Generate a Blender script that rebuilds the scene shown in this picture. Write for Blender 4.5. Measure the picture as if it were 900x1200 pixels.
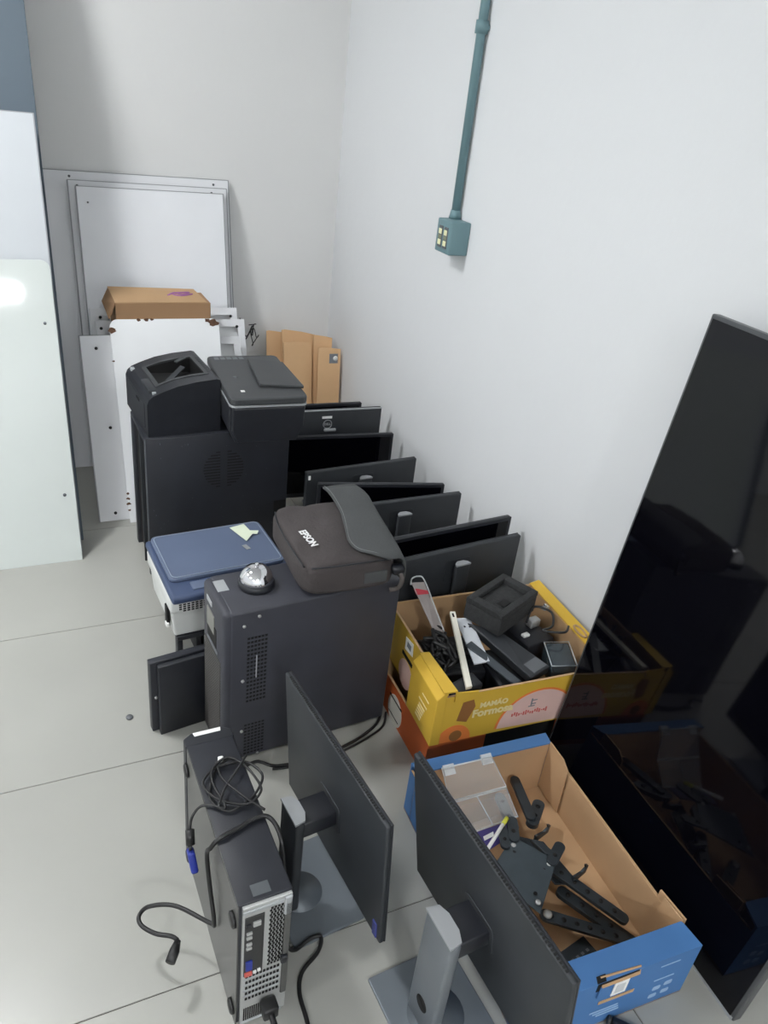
import bpy, bmesh, math, random
from mathutils import Vector, Matrix
random.seed(7)
for o in list(bpy.data.objects): bpy.data.objects.remove(o)
SC = bpy.context.scene
COL = SC.collection
PI = math.pi
def D(a): return math.radians(a)

# ------------------------------------------------------------------ camera
XW, YW, ZC = 1.39, 3.52, 2.75          # right wall, back wall, ceiling
XL, YF = -3.6, -3.3
cam = bpy.data.cameras.new('camera'); co = bpy.data.objects.new('camera', cam); COL.objects.link(co)
right = Vector((0.90788489, -0.40548344, 0.10643402)); up = Vector((0.11152734, 0.47835267, 0.87105705)); fwd = Vector((0.40411221, 0.77894923, -0.47951165))
M = Matrix(((right.x, up.x, -fwd.x, 0), (right.y, up.y, -fwd.y, 0), (right.z, up.z, -fwd.z, 1.5773), (0, 0, 0, 1)))
co.matrix_world = M
cam.sensor_fit = 'VERTICAL'; cam.sensor_height = 36; cam.lens = 36 * 900.15 / 1200; cam.clip_start = .05
SC.camera = co
# ------------------------------------------------------------------ world and exposure
W = bpy.data.worlds.new('world'); SC.world = W; W.use_nodes = True
W.node_tree.nodes['Background'].inputs[0].default_value = (.8, .88, 1, 1); W.node_tree.nodes['Background'].inputs[1].default_value = .3
SC.view_settings.view_transform = 'Standard'; SC.view_settings.look = 'None'; SC.view_settings.gamma = 1
SC.view_settings.use_curve_mapping = False
SC.view_settings.exposure = -0.07
LAMPS = [(-.65, 2.25, 195), (-.1, -2.35, 340), (-2.4, .2, 165), (-2.4, -2.2, 180), (-2.4, 2.4, 160)]     # ceiling lamps: x, y, strength; left-side ones added as fill for the walls

# ------------------------------------------------------------------ helpers
def lin(c):
    return tuple(((v / 255) / 12.92 if v / 255 <= .04045 else ((v / 255 + .055) / 1.055) ** 2.4) for v in c)
MATS = {}
def mat(name, rgb, rough=.5, metal=0, var=.06, scale=8, bump=0, bscale=60, spec=.5, trans=0, alpha=1, coat=0, emit=0):
    if name in MATS: return MATS[name]
    m = bpy.data.materials.new(name); m.use_nodes = True; nt = m.node_tree; b = nt.nodes['Principled BSDF']
    c = lin(rgb)
    if emit:
        b.inputs['Emission Color'].default_value = (*c, 1); b.inputs['Emission Strength'].default_value = emit
    tc = nt.nodes.new('ShaderNodeTexCoord'); n = nt.nodes.new('ShaderNodeTexNoise'); n.inputs['Scale'].default_value = scale; n.inputs['Detail'].default_value = 6
    nt.links.new(tc.outputs['Object'], n.inputs['Vector'])
    r = nt.nodes.new('ShaderNodeValToRGB'); r.color_ramp.elements[0].position = .3; r.color_ramp.elements[1].position = .7
    r.color_ramp.elements[0].color = (*[max(0, v * (1 - var)) for v in c], 1); r.color_ramp.elements[1].color = (*[min(1, v * (1 + var)) for v in c], 1)
    nt.links.new(n.outputs['Fac'], r.inputs['Fac']); nt.links.new(r.outputs['Color'], b.inputs['Base Color'])
    b.inputs['Roughness'].default_value = rough; b.inputs['Metallic'].default_value = metal; b.inputs['Specular IOR Level'].default_value = spec
    b.inputs['Transmission Weight'].default_value = trans; b.inputs['Alpha'].default_value = alpha; b.inputs['Coat Weight'].default_value = coat
    if bump:
        n2 = nt.nodes.new('ShaderNodeTexNoise'); n2.inputs['Scale'].default_value = bscale; n2.inputs['Detail'].default_value = 4
        nt.links.new(tc.outputs['Object'], n2.inputs['Vector'])
        bp = nt.nodes.new('ShaderNodeBump'); bp.inputs['Strength'].default_value = bump; bp.inputs['Distance'].default_value = .004
        nt.links.new(n2.outputs['Fac'], bp.inputs['Height']); nt.links.new(bp.outputs['Normal'], b.inputs['Normal'])
    MATS[name] = m
    return m

class MB:
    def __init__(s): s.v = []; s.f = []; s.s = []
    def add(s, vs, fs, smooth=False, M=None):
        o = len(s.v)
        s.v += [tuple(M @ Vector(v)) if M else tuple(v) for v in vs]
        s.f += [tuple(i + o for i in f) for f in fs]; s.s += [smooth] * len(fs)
        return s
    def box(s, a, b, bev=0, seg=2, M=None):
        a = Vector(a); b = Vector(b)
        if bev <= 0:
            vs = [(x, y, z) for x in (a.x, b.x) for y in (a.y, b.y) for z in (a.z, b.z)]
            return s.add(vs, [(0, 1, 3, 2), (4, 6, 7, 5), (0, 4, 5, 1), (2, 3, 7, 6), (0, 2, 6, 4), (1, 5, 7, 3)], False, M)
        bm = bmesh.new(); bmesh.ops.create_cube(bm, size=1)
        for v in bm.verts: v.co = Vector(((a.x + b.x) / 2 + v.co.x * (b.x - a.x), (a.y + b.y) / 2 + v.co.y * (b.y - a.y), (a.z + b.z) / 2 + v.co.z * (b.z - a.z)))
        bmesh.ops.bevel(bm, geom=bm.edges[:], offset=min(bev, min(b - a) * .49), segments=seg, affect='EDGES', profile=.5)
        bm.verts.index_update()
        s.add([v.co[:] for v in bm.verts], [[v.index for v in f.verts] for f in bm.faces], seg > 1, M); bm.free()
        return s
    def tube(s, pts, r, n=8, closed=False, M=None):
        pts = [Vector(q) for q in pts]; vs = []; fs = []; N = len(pts); prev = None
        for i, q in enumerate(pts):
            if closed: t = pts[(i + 1) % N] - pts[i - 1]
            else: t = pts[min(i + 1, N - 1)] - pts[max(i - 1, 0)]
            t.normalize()
            if prev is None:
                u = t.cross(Vector((0, 0, 1)));
                if u.length < .1: u = t.cross(Vector((1, 0, 0)))
            else: u = prev - t * prev.dot(t)
            u.normalize(); prev = u; w = t.cross(u)
            rr = r[i] if isinstance(r, (list, tuple)) else r
            vs += [q + (u * math.cos(2 * PI * k / n) + w * math.sin(2 * PI * k / n)) * rr for k in range(n)]
        for i in range(N if closed else N - 1):
            j = (i + 1) % N
            fs += [(i * n + k, i * n + (k + 1) % n, j * n + (k + 1) % n, j * n + k) for k in range(n)]
        if not closed: fs += [tuple(range(n))[::-1], tuple((N - 1) * n + k for k in range(n))]
        return s.add(vs, fs, True, M)
    def lathe(s, prof, n=32, M=None):
        vs = []; fs = []
        for r, z in prof: vs += [(max(r, 1e-5) * math.cos(2 * PI * k / n), max(r, 1e-5) * math.sin(2 * PI * k / n), z) for k in range(n)]
        for i in range(len(prof) - 1): fs += [(i * n + k, i * n + (k + 1) % n, (i + 1) * n + (k + 1) % n, (i + 1) * n + k) for k in range(n)]
        fs += [tuple(range(n))[::-1], tuple((len(prof) - 1) * n + k for k in range(n))]
        return s.add(vs, fs, True, M)
    def prism(s, poly, axis, a, b, M=None):
        n = len(poly)
        def P(u, v, w): return {'x': (w, u, v), 'y': (u, w, v), 'z': (u, v, w)}[axis]
        vs = [P(u, v, a) for u, v in poly] + [P(u, v, b) for u, v in poly]
        fs = [tuple(range(n)), tuple(range(2 * n - 1, n - 1, -1))] + [(i, (i + 1) % n, n + (i + 1) % n, n + i) for i in range(n)]
        return s.add(vs, fs, False, M)
    def slab(s, q, t):      # four 3D top corners, thickness along the normal, away from +z
        q = [Vector(p) for p in q]; n = (q[1] - q[0]).cross(q[3] - q[0]).normalized()
        if n.z < 0: n = -n
        vs = q + [p - n * t for p in q]
        return s.add(vs, [(0, 1, 2, 3), (7, 6, 5, 4), (0, 4, 5, 1), (1, 5, 6, 2), (2, 6, 7, 3), (3, 7, 4, 0)])
    def grid(s, rows, smooth=True, M=None):
        n = len(rows[0]); vs = [p for r in rows for p in r]
        fs = [(i * n + k, i * n + k + 1, (i + 1) * n + k + 1, (i + 1) * n + k) for i in range(len(rows) - 1) for k in range(n - 1)]
        return s.add(vs, fs, smooth, M)
    def build(s, name, m, parent=None, bev=0, solid=0, label=None):
        me = bpy.data.meshes.new(name); me.from_pydata(s.v, [], s.f)
        for p, sm in zip(me.polygons, s.s): p.use_smooth = sm
        bm = bmesh.new(); bm.from_mesh(me); bmesh.ops.recalc_face_normals(bm, faces=bm.faces[:]); bm.to_mesh(me); bm.free()
        me.materials.append(m); o = bpy.data.objects.new(name, me); COL.objects.link(o)
        if parent: o.parent = parent
        if solid:
            d = o.modifiers.new('solid', 'SOLIDIFY'); d.thickness = solid; d.offset = 0
        if bev:
            d = o.modifiers.new('bevel', 'BEVEL'); d.width = bev; d.segments = 2; d.limit_method = 'ANGLE'; d.angle_limit = D(35)
        if label: o['label'] = label
        return o
def cr(pts, k=8, closed=False):      # Catmull-Rom
    P = [Vector(p) for p in pts]; n = len(P); out = []
    for i in range(n if closed else n - 1):
        g = lambda j: P[j % n] if closed else P[max(0, min(n - 1, j))]
        a, b, c, d = g(i - 1), g(i), g(i + 1), g(i + 2)
        for q in range(k):
            t = q / k
            out.append(.5 * ((2 * b) + (c - a) * t + (2 * a - 5 * b + 4 * c - d) * t * t + (3 * b - a - 3 * c + d) * t ** 3))
    if not closed: out.append(P[-1])
    return out
def thing(name, label, cat, loc=(0, 0, 0), rot=(0, 0, 0), group=None):
    o = bpy.data.objects.new(name, None); COL.objects.link(o); o.location = loc; o.rotation_euler = rot; o.empty_display_size = .05
    o['label'] = label; o['category'] = cat
    if group: o['group'] = group
    return o
def tag(o, label, cat, group=None):
    o['label'] = label; o['category'] = cat
    if group: o['group'] = group
    return o
def struct(o): o['kind'] = 'structure'; return o
def text(name, body, size, m, parent, M, bold=0, label=None, shear=0):
    cu = bpy.data.curves.new(name, 'FONT'); cu.body = body; cu.size = size; cu.align_x = 'CENTER'; cu.align_y = 'CENTER'; cu.extrude = .0003; cu.offset = bold; cu.shear = shear
    t = bpy.data.objects.new(name, cu); COL.objects.link(t); bpy.context.view_layer.update()
    me = bpy.data.meshes.new_from_object(t.evaluated_get(bpy.context.evaluated_depsgraph_get())); bpy.data.objects.remove(t)
    me.transform(M); me.materials.clear(); me.materials.append(m); me.name = name
    o = bpy.data.objects.new(name, me); COL.objects.link(o); o.parent = parent
    if label: o['label'] = label
    return o
def frame(o, x, y):      # matrix with local x and y axes given
    x = Vector(x).normalized(); y = Vector(y); y = (y - x * y.dot(x)).normalized(); z = x.cross(y)
    return Matrix(((x.x, y.x, z.x, o[0]), (x.y, y.y, z.y, o[1]), (x.z, y.z, z.z, o[2]), (0, 0, 0, 1)))
def rrect(x0, y0, x1, y1, r, n=5):
    out = []
    for cx, cy, a in ((x1 - r, y1 - r, 0), (x0 + r, y1 - r, 90), (x0 + r, y0 + r, 180), (x1 - r, y0 + r, 270)):
        out += [(cx + r * math.cos(D(a + 90 * k / n)), cy + r * math.sin(D(a + 90 * k / n))) for k in range(n + 1)]
    return out

# ------------------------------------------------------------------ materials
m_wall = mat('wall_paint', (222, 224, 226), .75, var=.012, scale=1.5, bump=.25, bscale=25)
m_wallb = mat('wall_paint_back', (224, 224, 223), .75, var=.015, scale=1.2, bump=.2, bscale=18)
m_ceil = mat('ceiling_paint', (235, 235, 235), .8)
m_tile = mat('porcelain_tile', (165, 165, 159), .32, var=.05, scale=2.2, bump=.05, bscale=30)
m_grout = mat('grout', (88, 84, 78), .9)
m_black = mat('black_plastic', (31, 33, 39), .42, var=.12, scale=30)
m_blackm = mat('black_painted_metal', (34, 36, 43), .45, var=.14, scale=14, bump=.05, bscale=200)
m_blackg = mat('dark_hole', (7, 7, 8), .7)
m_dark = mat('charcoal_plastic', (44, 47, 51), .5, var=.08, scale=20)
m_greyp = mat('grey_plastic', (95, 98, 102), .45)
m_lid = mat('printer_lid_grey', (62, 64, 66), .5)
m_screen = mat('screen_glass', (6, 6, 11), .05, spec=.3)
m_silver = mat('silver_paint', (170, 173, 176), .4, .3)
m_steel = mat('plated_steel', (186, 187, 186), .42, .5, var=.05, scale=20)
m_chrome = mat('chrome', (225, 225, 228), .09, 1)
m_grey_metal = mat('stand_grey', (120, 125, 130), .38, .35)
m_base = mat('base_grey', (112, 119, 126), .4, .2)
m_white = mat('white_panel', (226, 227, 230), .45, var=.015)
m_white2 = mat('bright_white_laminate', (232, 234, 236), .3, var=.01)
m_gloss = mat('glossy_white_board', (200, 206, 203), .05, var=.008)
m_matt = mat('matt_white_board', (190, 194, 198), .6, spec=.2, var=.01)
m_navy = mat('slate_panel', (82, 94, 104), .7, var=.05, scale=2)
m_edge = mat('board_edge', (150, 152, 155), .6)
m_rust = mat('rust', (92, 66, 50), .9, var=.4, scale=60)
m_card = mat('kraft_cardboard', (184, 150, 112), .85, var=.06, scale=6)
m_cardl = mat('pale_kraft', (222, 182, 138), .85, var=.05, scale=6)
m_cardi = mat('kraft_cardboard_inner', (190, 155, 118), .85, var=.05, scale=6)
m_cardd = mat('kraft_box_brown', (158, 124, 92), .85, var=.05, scale=6)
m_yel = mat('yellow_print', (216, 176, 60), .6, var=.03)
m_org = mat('orange_print', (188, 90, 40), .6, var=.05)
m_orl = mat('orange_bright_print', (232, 130, 62), .6)
m_brn = mat('brown_print', (150, 100, 52), .6)
m_blu = mat('blue_print', (68, 114, 168), .6, var=.03)
m_blul = mat('pale_blue_print', (150, 178, 210), .6)
m_pink = mat('pink_print', (226, 190, 180), .6)
m_red = mat('red_print', (205, 96, 88), .6)
m_cream = mat('cream_print', (238, 220, 160), .6)
m_paper = mat('paper_white', (238, 238, 236), .7)
m_ups = mat('tower_paint', (56, 57, 65), .5, var=.1, scale=10, bump=.05, bscale=200)
m_ink = mat('ink_grey', (120, 124, 130), .7)
m_green = mat('conduit_green', (108, 138, 144), .5, var=.05)
m_sock = mat('socket_cream', (236, 235, 190), .4)
m_bagf = mat('bag_fabric', (64, 59, 59), .9, var=.15, scale=9, bump=.35, bscale=120)
m_bagl = mat('bag_flap_fabric', (70, 72, 73), .85, var=.08, scale=12, bump=.3, bscale=150)
m_stitch = mat('stitching_grey', (110, 112, 112), .8)
m_bluelid = mat('blue_grey_lid', (96, 108, 132), .4, var=.04)
m_bluelid2 = mat('blue_grey_lid_dark', (60, 74, 104), .45, var=.04)
m_pbody = mat('printer_white', (212, 214, 212), .5)
m_note = mat('pale_green_note', (214, 222, 200), .8)
m_foam = mat('black_foam', (48, 49, 50), .95, var=.25, scale=90, bump=.6, bscale=300)
m_cable = mat('cable_rubber', (28, 28, 29), .45)
m_vga = mat('vga_blue', (34, 50, 142), .45)
m_mount = mat('mount_steel', (46, 52, 57), .42, .2, var=.1, scale=30)
m_mplate = mat('mount_plate_grey', (62, 71, 77), .42, .2, var=.08, scale=30)
m_clear = mat('clear_plastic', (236, 240, 242), .08, alpha=.16, var=0)
m_frost = mat('frosted_edge', (226, 230, 232), .3, alpha=.55, var=0)
m_lamp = mat('lamp_diffuser', (255, 252, 246), .5)

# ------------------------------------------------------------------ room
def wall(name, a, b, m): return struct(MB().box(a, b).build(name, m))
wall('wall_right', (XW, YF, 0), (XW + .12, YW + .12, ZC), m_wall)
wall('wall_back', (XL, YW, 0), (XW, YW + .12, ZC), m_wallb)
wall('wall_left', (XL - .12, YF, 0), (XL, YW + .12, ZC), m_wall)
wall('wall_front', (XL, YF - .12, 0), (XW, YF, ZC), m_wall)
wall('ceiling', (XL, YF, ZC), (XW, YW, ZC + .1), m_ceil)
fl = struct(MB().box((XL, YF, -.08), (XW, YW, -.003)).build('floor', m_grout))
ys = [YF] + [.892 - .6 * k for k in range(6, 0, -1)] + [.892 + .6 * k for k in range(0, 5)] + [YW]
xs = [XL, -2.62, -1.42, -.22, .98, XW]
for j in range(len(ys) - 1):
    for i in range(len(xs) - 1):
        MB().box((xs[i] + .0012, ys[j] + .0012, -.006), (xs[i + 1] - .0012, ys[j + 1] - .0012, 0), .0012, 1).build('tile', m_tile, fl)
for k, (x, y, s) in enumerate(LAMPS):
    t = thing('ceiling_light', ['square ceiling lamp above the glossy board', 'square ceiling lamp at the front end of the room near the right wall', 'added square fill lamp in the middle of the left side', 'added square fill lamp at the front of the left side', 'added square fill lamp at the back of the left side'][k], 'lamp', (x, y, ZC), group='square ceiling lamps')
    MB().box((-.16, -.16, -.03), (.16, .16, 0), .004).build('housing', m_white, t)
    e = bpy.data.materials.new('lamp_glow'); e.use_nodes = True; b = e.node_tree.nodes['Principled BSDF']
    b.inputs['Emission Color'].default_value = (.975, .99, 1, 1); b.inputs['Emission Strength'].default_value = s
    MB().box((-.13, -.13, -.034), (.13, .13, -.030)).build('diffuser', e, t)

# ------------------------------------------------------------------ leaning boards
def board(name, label, cat, x0, x1, y0, lean, L, th, m, rot=0, group=None, rad=0, corners='', edge=None):
    """board standing on the floor with its front face at y0, leaning back by lean degrees"""
    t = thing(name, label, cat, ((x0 + x1) / 2, y0, 0), (-D(lean), 0, D(rot)), group)
    w = (x1 - x0) / 2
    if rad:
        poly = [(-w, 0), (w, 0)]
        poly += [(w - rad + rad * math.cos(D(a)), L - rad + rad * math.sin(D(a))) for a in range(0, 91, 15)]
        poly += [(-w + rad + rad * math.cos(D(a)), L - rad + rad * math.sin(D(a))) for a in range(90, 181, 15)]
        MB().prism(poly, 'y', 0, th).build('panel', m, t, bev=.0015)
    else:
        MB().box((-w, 0, 0), (w, th, L), .0015, 1).build('panel', m, t)
    if edge:
        for sx in (-1, 1): MB().box((sx * w - .002, -.0015, 0), (sx * w + .002, th + .001, L + .0005)).build('edge_strip', edge, t)
        MB().box((-w, -.001, L - .001), (w, th + .001, L + .0015)).build('edge_strip', edge, t)
    return t, w
board('tall_slate_panel', 'tall slate-grey panel leaning behind the white boards at the left edge', 'panel', -1.0, .129, 2.625, 17, 2.4, .03, m_navy)
t, w = board('whiteboard', 'tall matt white board leaning in front of the slate-grey panel', 'board', -.86, .116, 2.545, 17, 1.455, .022, m_matt, edge=m_edge)
t, w = board('glossy_board', 'glossy white board with rounded corner leaning in front of the tall board', 'board', -.75, .113, 2.49, 17, 1.02, .012, m_gloss, rad=.03)
MB().tube([(w - .035, -.001, .24), (w - .035, .002, .24)], .006, 12).build('screw_hole', m_greyp, t)
MB().tube([(w - .035, -.001, .82), (w - .035, .002, .82)], .005, 12).build('screw_hole', m_greyp, t)

t, w = board('back_whiteboard', 'largest white board, leaning hindmost against the back wall', 'board', -.05, .878, 3.240, 12.5, 1.195, .012, m_white, edge=m_edge)
for x in (-.17, .40): MB().tube([(x, -.001, 1.175), (x, .002, 1.175)], .005, 10).build('screw_hole', m_greyp, t)
t, w = board('middle_whiteboard', 'thin white board sandwiched between two larger boards at the back wall', 'board', .234, .862, 3.212, 12.5, 1.165, .01, m_white, edge=m_edge)
for x in (-.28, .25): MB().tube([(x, -.001, 1.145), (x, .002, 1.145)], .005, 10).build('screw_hole', m_greyp, t)
t, w = board('front_whiteboard', 'plain white board frontmost of the three big boards on the back wall', 'board', .260, .840, 3.182, 12.5, 1.148, .012, mat('whiteboard_enamel', (230, 232, 236), .4, var=.012), edge=m_edge)
MB().tube([(-w + .04, -.001, 1.09), (-w + .04, .002, 1.09)], .004, 10).build('screw_hole', m_greyp, t)

def shelf_panel(label, x0, x1, y0, lean, L, holes):
    t, w = board('shelf_panel', label, 'shelf panel', x0, x1, y0, lean, L, .006, m_white2, group='white steel shelf panels leaning at the back')
    # folded rim standing proud of the sheet
    for nm, a, b in (('rim', (-w, -.022, L - .004), (w, 0, L)), ('rim', (-w, -.022, 0), (w, 0, .004)), ('rim', (-w, -.022, .004), (-w + .004, 0, L - .004)), ('rim', (w - .004, -.022, .004), (w, 0, L - .004))):
        MB().box(a, b, .001, 1).build(nm, m_white2, t)
    for nm, a, b in (('lip', (-w, -.024, L - .03), (w, -.022, L)), ('lip', (w - .03, -.024, 0), (w, -.022, L - .03)), ('lip', (-w, -.024, 0), (-w + .03, -.022, L - .03))):
        MB().box(a, b, .0006, 1).build(nm, m_white, t)
    for x, z in holes: MB().tube([(x, -.0255, z), (x, -.0235, z)], .006, 12).build('bolt_hole', m_blackg, t)
    return t
shelf_panel('white steel shelf panel with folded rim, hindmost of three behind the printers', .262, .858, 3.03, 20, .725, [(-.26, .69), (.27, .69)])
shelf_panel('white steel shelf panel with two bolt holes, middle of three behind the printers', .275, .872, 2.965, 20, .695, [(.17, .665), (.265, .665), (-.28, .665)])
shelf_panel('small white steel shelf panel in front of its two mates behind the printers', .33, .832, 2.895, 20, .645, [(.16, .57), (.225, .56)])
t, w = board('narrow_panel', 'narrow white panel with bolt holes standing left of the chipped white panel', 'panel', .199, .36, 2.742, 23, .708, .012, m_white, edge=m_edge, group=None)
for x, z in ((-.025, .66), (-.005, .36), (-.02, .03)): MB().tube([(x, -.002, z), (x, .002, z)], .006, 12).build('bolt_hole', m_blackg, t)
t, w = board('chipped_panel', 'bright white panel with rusty chipped corners behind the black printers', 'panel', .308, .722, 2.712, 23, .775, .008, m_white2, rad=.03)
def rust(t, pts, z0=0):
    for x, z, r in pts:
        n = 11; poly = [(x + r * random.uniform(.5, 1) * math.cos(2 * PI * k / n) * 1.5, z + r * random.uniform(.5, 1) * math.sin(2 * PI * k / n)) for k in range(n)]
        MB().prism(poly, 'y', -.0012, .0003).build('rust_chip', m_rust, t)
rust(t, [(-w + .006, .735, .014), (w - .022, .758, .018), (w - .045, .768, .010), (-.10, .771, .007), (-.07, .771, .008), (-.05, .772, .006), (-w + .002, .62, .005), (-w + .0015, .115, .005), (-w + .002, .095, .006), (-w + .0015, .075, .007), (-w + .002, .05, .005)])
# tangle of dark wire hooked on the panels
pts = []
for k in range(16): pts.append((.915 + random.uniform(-.035, .04), 3.20 + random.uniform(-.015, .015), .59 + random.uniform(-.045, .045)))
pts = [(.86, 3.205, .66)] + pts
o = MB().tube(cr(pts, 6), .0022, 6).build('wire_tangle', m_cable); tag(o, 'small tangle of dark wire hanging beside the white shelf panels', 'wire')
# cardboard box on top
t = thing('cardboard_box', 'flat brown cardboard box lying on top of the white shelf panels', 'box', (.515, 3.09, .662), (0, 0, D(1)))
MB().box((-.18, -.06, 0), (.18, .10, .108), .002, 1).build('carton', m_cardd, t)
MB().slab([(-.18, -.06, .111), (.165, -.06, .111), (.15, .105, .121), (-.185, .105, .131)], .003).build('lid', m_card, t)
MB().slab([(-.181, -.06, .110), (-.183, .105, .128), (-.21, .10, .076), (-.205, -.05, .046)], .003).build('side_flap', m_cardd, t)
MB().tube(cr([(.03, .02, .1165), (.06, .05, .1195), (.09, .03, .1175), (.12, .055, .1195), (.05, .045, .1185), (.08, .015, .116), (.13, .035, .1185)], 6), .0035, 6).build('pen_scribble', mat('magenta_ink', (160, 104, 156), .7), t, label='magenta pen scribble')

# flattened cardboard in the corner
def flat(label, x0, x1, y, rotz, L, lean, rip=.01, lab=False, folded=True):
    t = thing('flattened_carton', label, 'cardboard', ((x0 + x1) / 2, y, 0), (-D(lean), 0, D(rotz)), 'flattened cardboard cartons standing in the corner')
    w = (x1 - x0) / 2
    poly = [(-w, 0), (w, 0), (w, L - rip), (w * .2, L - rip * .45), (-w * .8, L), (-w, L - .002)]
    MB().prism(poly, 'y', 0, .004).build('sheet', m_cardl, t)
    if folded: MB().prism([(a * .97, b * .985) for a, b in poly], 'y', .006, .012).build('back_sheet', m_cardl, t)
    if lab:
        MB().box((.0, -.001, L - .075), (.042, 0, L - .03)).build('printed_label', m_ink, t)
        MB().tube([(.03, -.002, L - .052), (.03, -.0005, L - .052)], .012, 14).build('round_sticker', m_paper, t)
    return t
flat('leftmost flattened carton in the corner, standing against the back wall', 1.06, 1.185, 3.385, 0, .53, 9, .02)
flat('tallest flattened carton, second from the left in the corner', 1.13, 1.30, 3.345, 4, .545, 10, .03)
flat('wide flattened carton in front of the tallest one in the corner', 1.115, 1.255, 3.285, 2, .505, 9, .006)
flat('narrow flattened carton wedged behind the one with the round sticker', 1.255, 1.345, 3.30, -8, .53, 8, .012)
flat('flattened carton with a printed label and a round white sticker', 1.262, 1.372, 3.245, -4, .49, 7, .008, True)

# ------------------------------------------------------------------ conduit and socket box on the right wall
t = thing('wall_conduit', 'green conduit pipe running down the right wall with coupling', 'conduit', (XW, 2.392, 0))
MB().tube([(-.018, 0, 1.215), (-.018, 0, ZC)], .0145, 16).build('pipe', m_green, t)
MB().tube([(-.018, 0, 1.755), (-.018, 0, 1.79)], .020, 16).build('coupling', m_green, t)
MB().box((-.02, -.02, 1.765), (0, .02, 1.78), .003).build('clamp', m_green, t)
MB().tube([(-.018, 0, 1.223), (-.018, 0, 1.25)], [.021, .016], 16).build('adapter', m_green, t)
t = thing('socket_box', 'green surface socket box with cream outlets at the end of the conduit', 'socket', (XW, 2.357, 1.118))
MB().box((-.072, -.05, 0), (0, .05, .105), .004).build('housing', m_green, t)
for y in (-.018, .018):
    s = MB().box((-.075, y - .012, .016), (-.071, y + .012, .084), .001, 1).build('socket', m_greyp, t)
    for z in (.024, .058): MB().box((-.0765, y - .010, z), (-.0745, y + .010, z + .017), .001, 1).build('outlet_face', m_sock, s)
    MB().box((-.0762, y - .010, .0435), (-.0745, y + .010, .0555), .001, 1).build('module', mat('module_grey', (130, 135, 110), .5), s)

# ------------------------------------------------------------------ television in portrait against the right wall
t = thing('flat_television', 'large black flat television standing on its short side against the right wall', 'television', (1.1745, .802, 0), (0, D(5.3), D(-2.85)))
TWID, TH = .738, 1.25
MB().box((.003, -TWID / 2, 0), (.026, TWID / 2, TH), .003).build('frame', mat('tv_frame_grey', (88, 90, 92), .4, .4), t)
MB().box((.0, -TWID / 2 + .009, .009), (.0035, TWID / 2 - .009, TH - .009)).build('screen', m_screen, t)
MB().box((.026, -TWID / 2 + .06, .08), (.058, TWID / 2 - .06, TH - .25), .012).build('back_housing', m_black, t)
MB().box((.001, -TWID / 2 + .004, .0), (.0035, TWID / 2 - .004, .009)).build('lower_bezel', m_silver, t)

# ------------------------------------------------------------------ monitors
def monitor(name, label, loc, rz, w, h, zb, tilt, coly, colw, colt, base, rear='plain', col=True, group=None, cap=m_greyp, colmat=None, dots=False, front_mat=None, armz=None, thick=.016):
    """rear faces local -y, screen faces local +y; rear plane at y=0 at the panel's bottom"""
    t = thing(name, label, 'monitor', (loc[0], loc[1], 0), (0, 0, rz), group)
    T = Matrix.Translation((0, 0, zb)) @ Matrix.Rotation(D(tilt), 4, 'X')
    k = thick
    MB().box((-w / 2, .0, 0), (w / 2, k, h), .004, 2, T).build('back_cover', m_dark if rear != 'plain' else m_black, t)
    MB().box((-w / 2, k - .001, 0), (w / 2, k + .004, h), .0015, 1, T).build('bezel', front_mat or m_black, t)
    MB().box((-w / 2 + .012, k + .0035, .02), (w / 2 - .012, k + .0046, h - .012), 0, 1, T).build('screen', m_screen, t)
    # swelling of the rear shell
    zl = ((armz or zb + h * .62) - .034) - zb
    MB().prism(rrect(-.045, max(.01, zl - .04), .045, min(h - .01, zl + .04), .012), 'y', -.0015, .002, T).build('arm_plate', m_dark if rear != 'plain' else m_black, t, bev=.001)
    if dots:
        b = MB(); n = 64
        for i in range(n):
            x = -w / 2 + .02 + (w - .04) * i / (n - 1)
            b.box((x - .002, .002, h - .0002), (x + .002, k * .7, h + .0006), 0, 1, T)
        b.build('vent_slots', m_blackg, t)['kind'] = 'stuff'
    if col:
        zt = armz or zb + h * .62
        cm = colmat or m_grey_metal
        MB().box((-colw / 2, coly - colt / 2, .006), (colw / 2, coly + colt / 2, zt), .006).build('stand_column', cm, t)
        MB().prism([(-colw / 2, coly - colt / 2 - .001), (colw / 2, coly - colt / 2 - .001), (colw / 2 - .004, coly + colt / 2), (colw * .2, coly + colt / 2 + .008), (-colw * .2, coly + colt / 2 + .008), (-colw / 2 + .004, coly + colt / 2)], 'z', zt - .002, zt + .003).build('column_cap', cap, t)
        MB().box((-colw * .42, coly + colt / 2 - .002, zt - .055), (colw * .42, -.008, zt - .012), .004).build('tilt_arm', m_black, t)
        MB().tube([(0, coly - colt / 2 - .001, .075), (0, coly - colt / 2 + .004, .075)], .017, 20).build('cable_hole', m_blackg, t)
        x0, x1, y0, y1 = base
        MB().prism(rrect(x0, y0, x1, y1, .004), 'z', 0, .008).build('base_plate', m_base, t, bev=.002)
        MB().tube([(0, coly + .03, .0075), (0, coly + .03, .0092)], min(.06, (y1 - y0) * .3), 28).build('swivel_disc', mat('swivel_grey', (100, 107, 113), .45, .2), t)
    return t
G = 'monitors standing in a row along the right wall'
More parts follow.
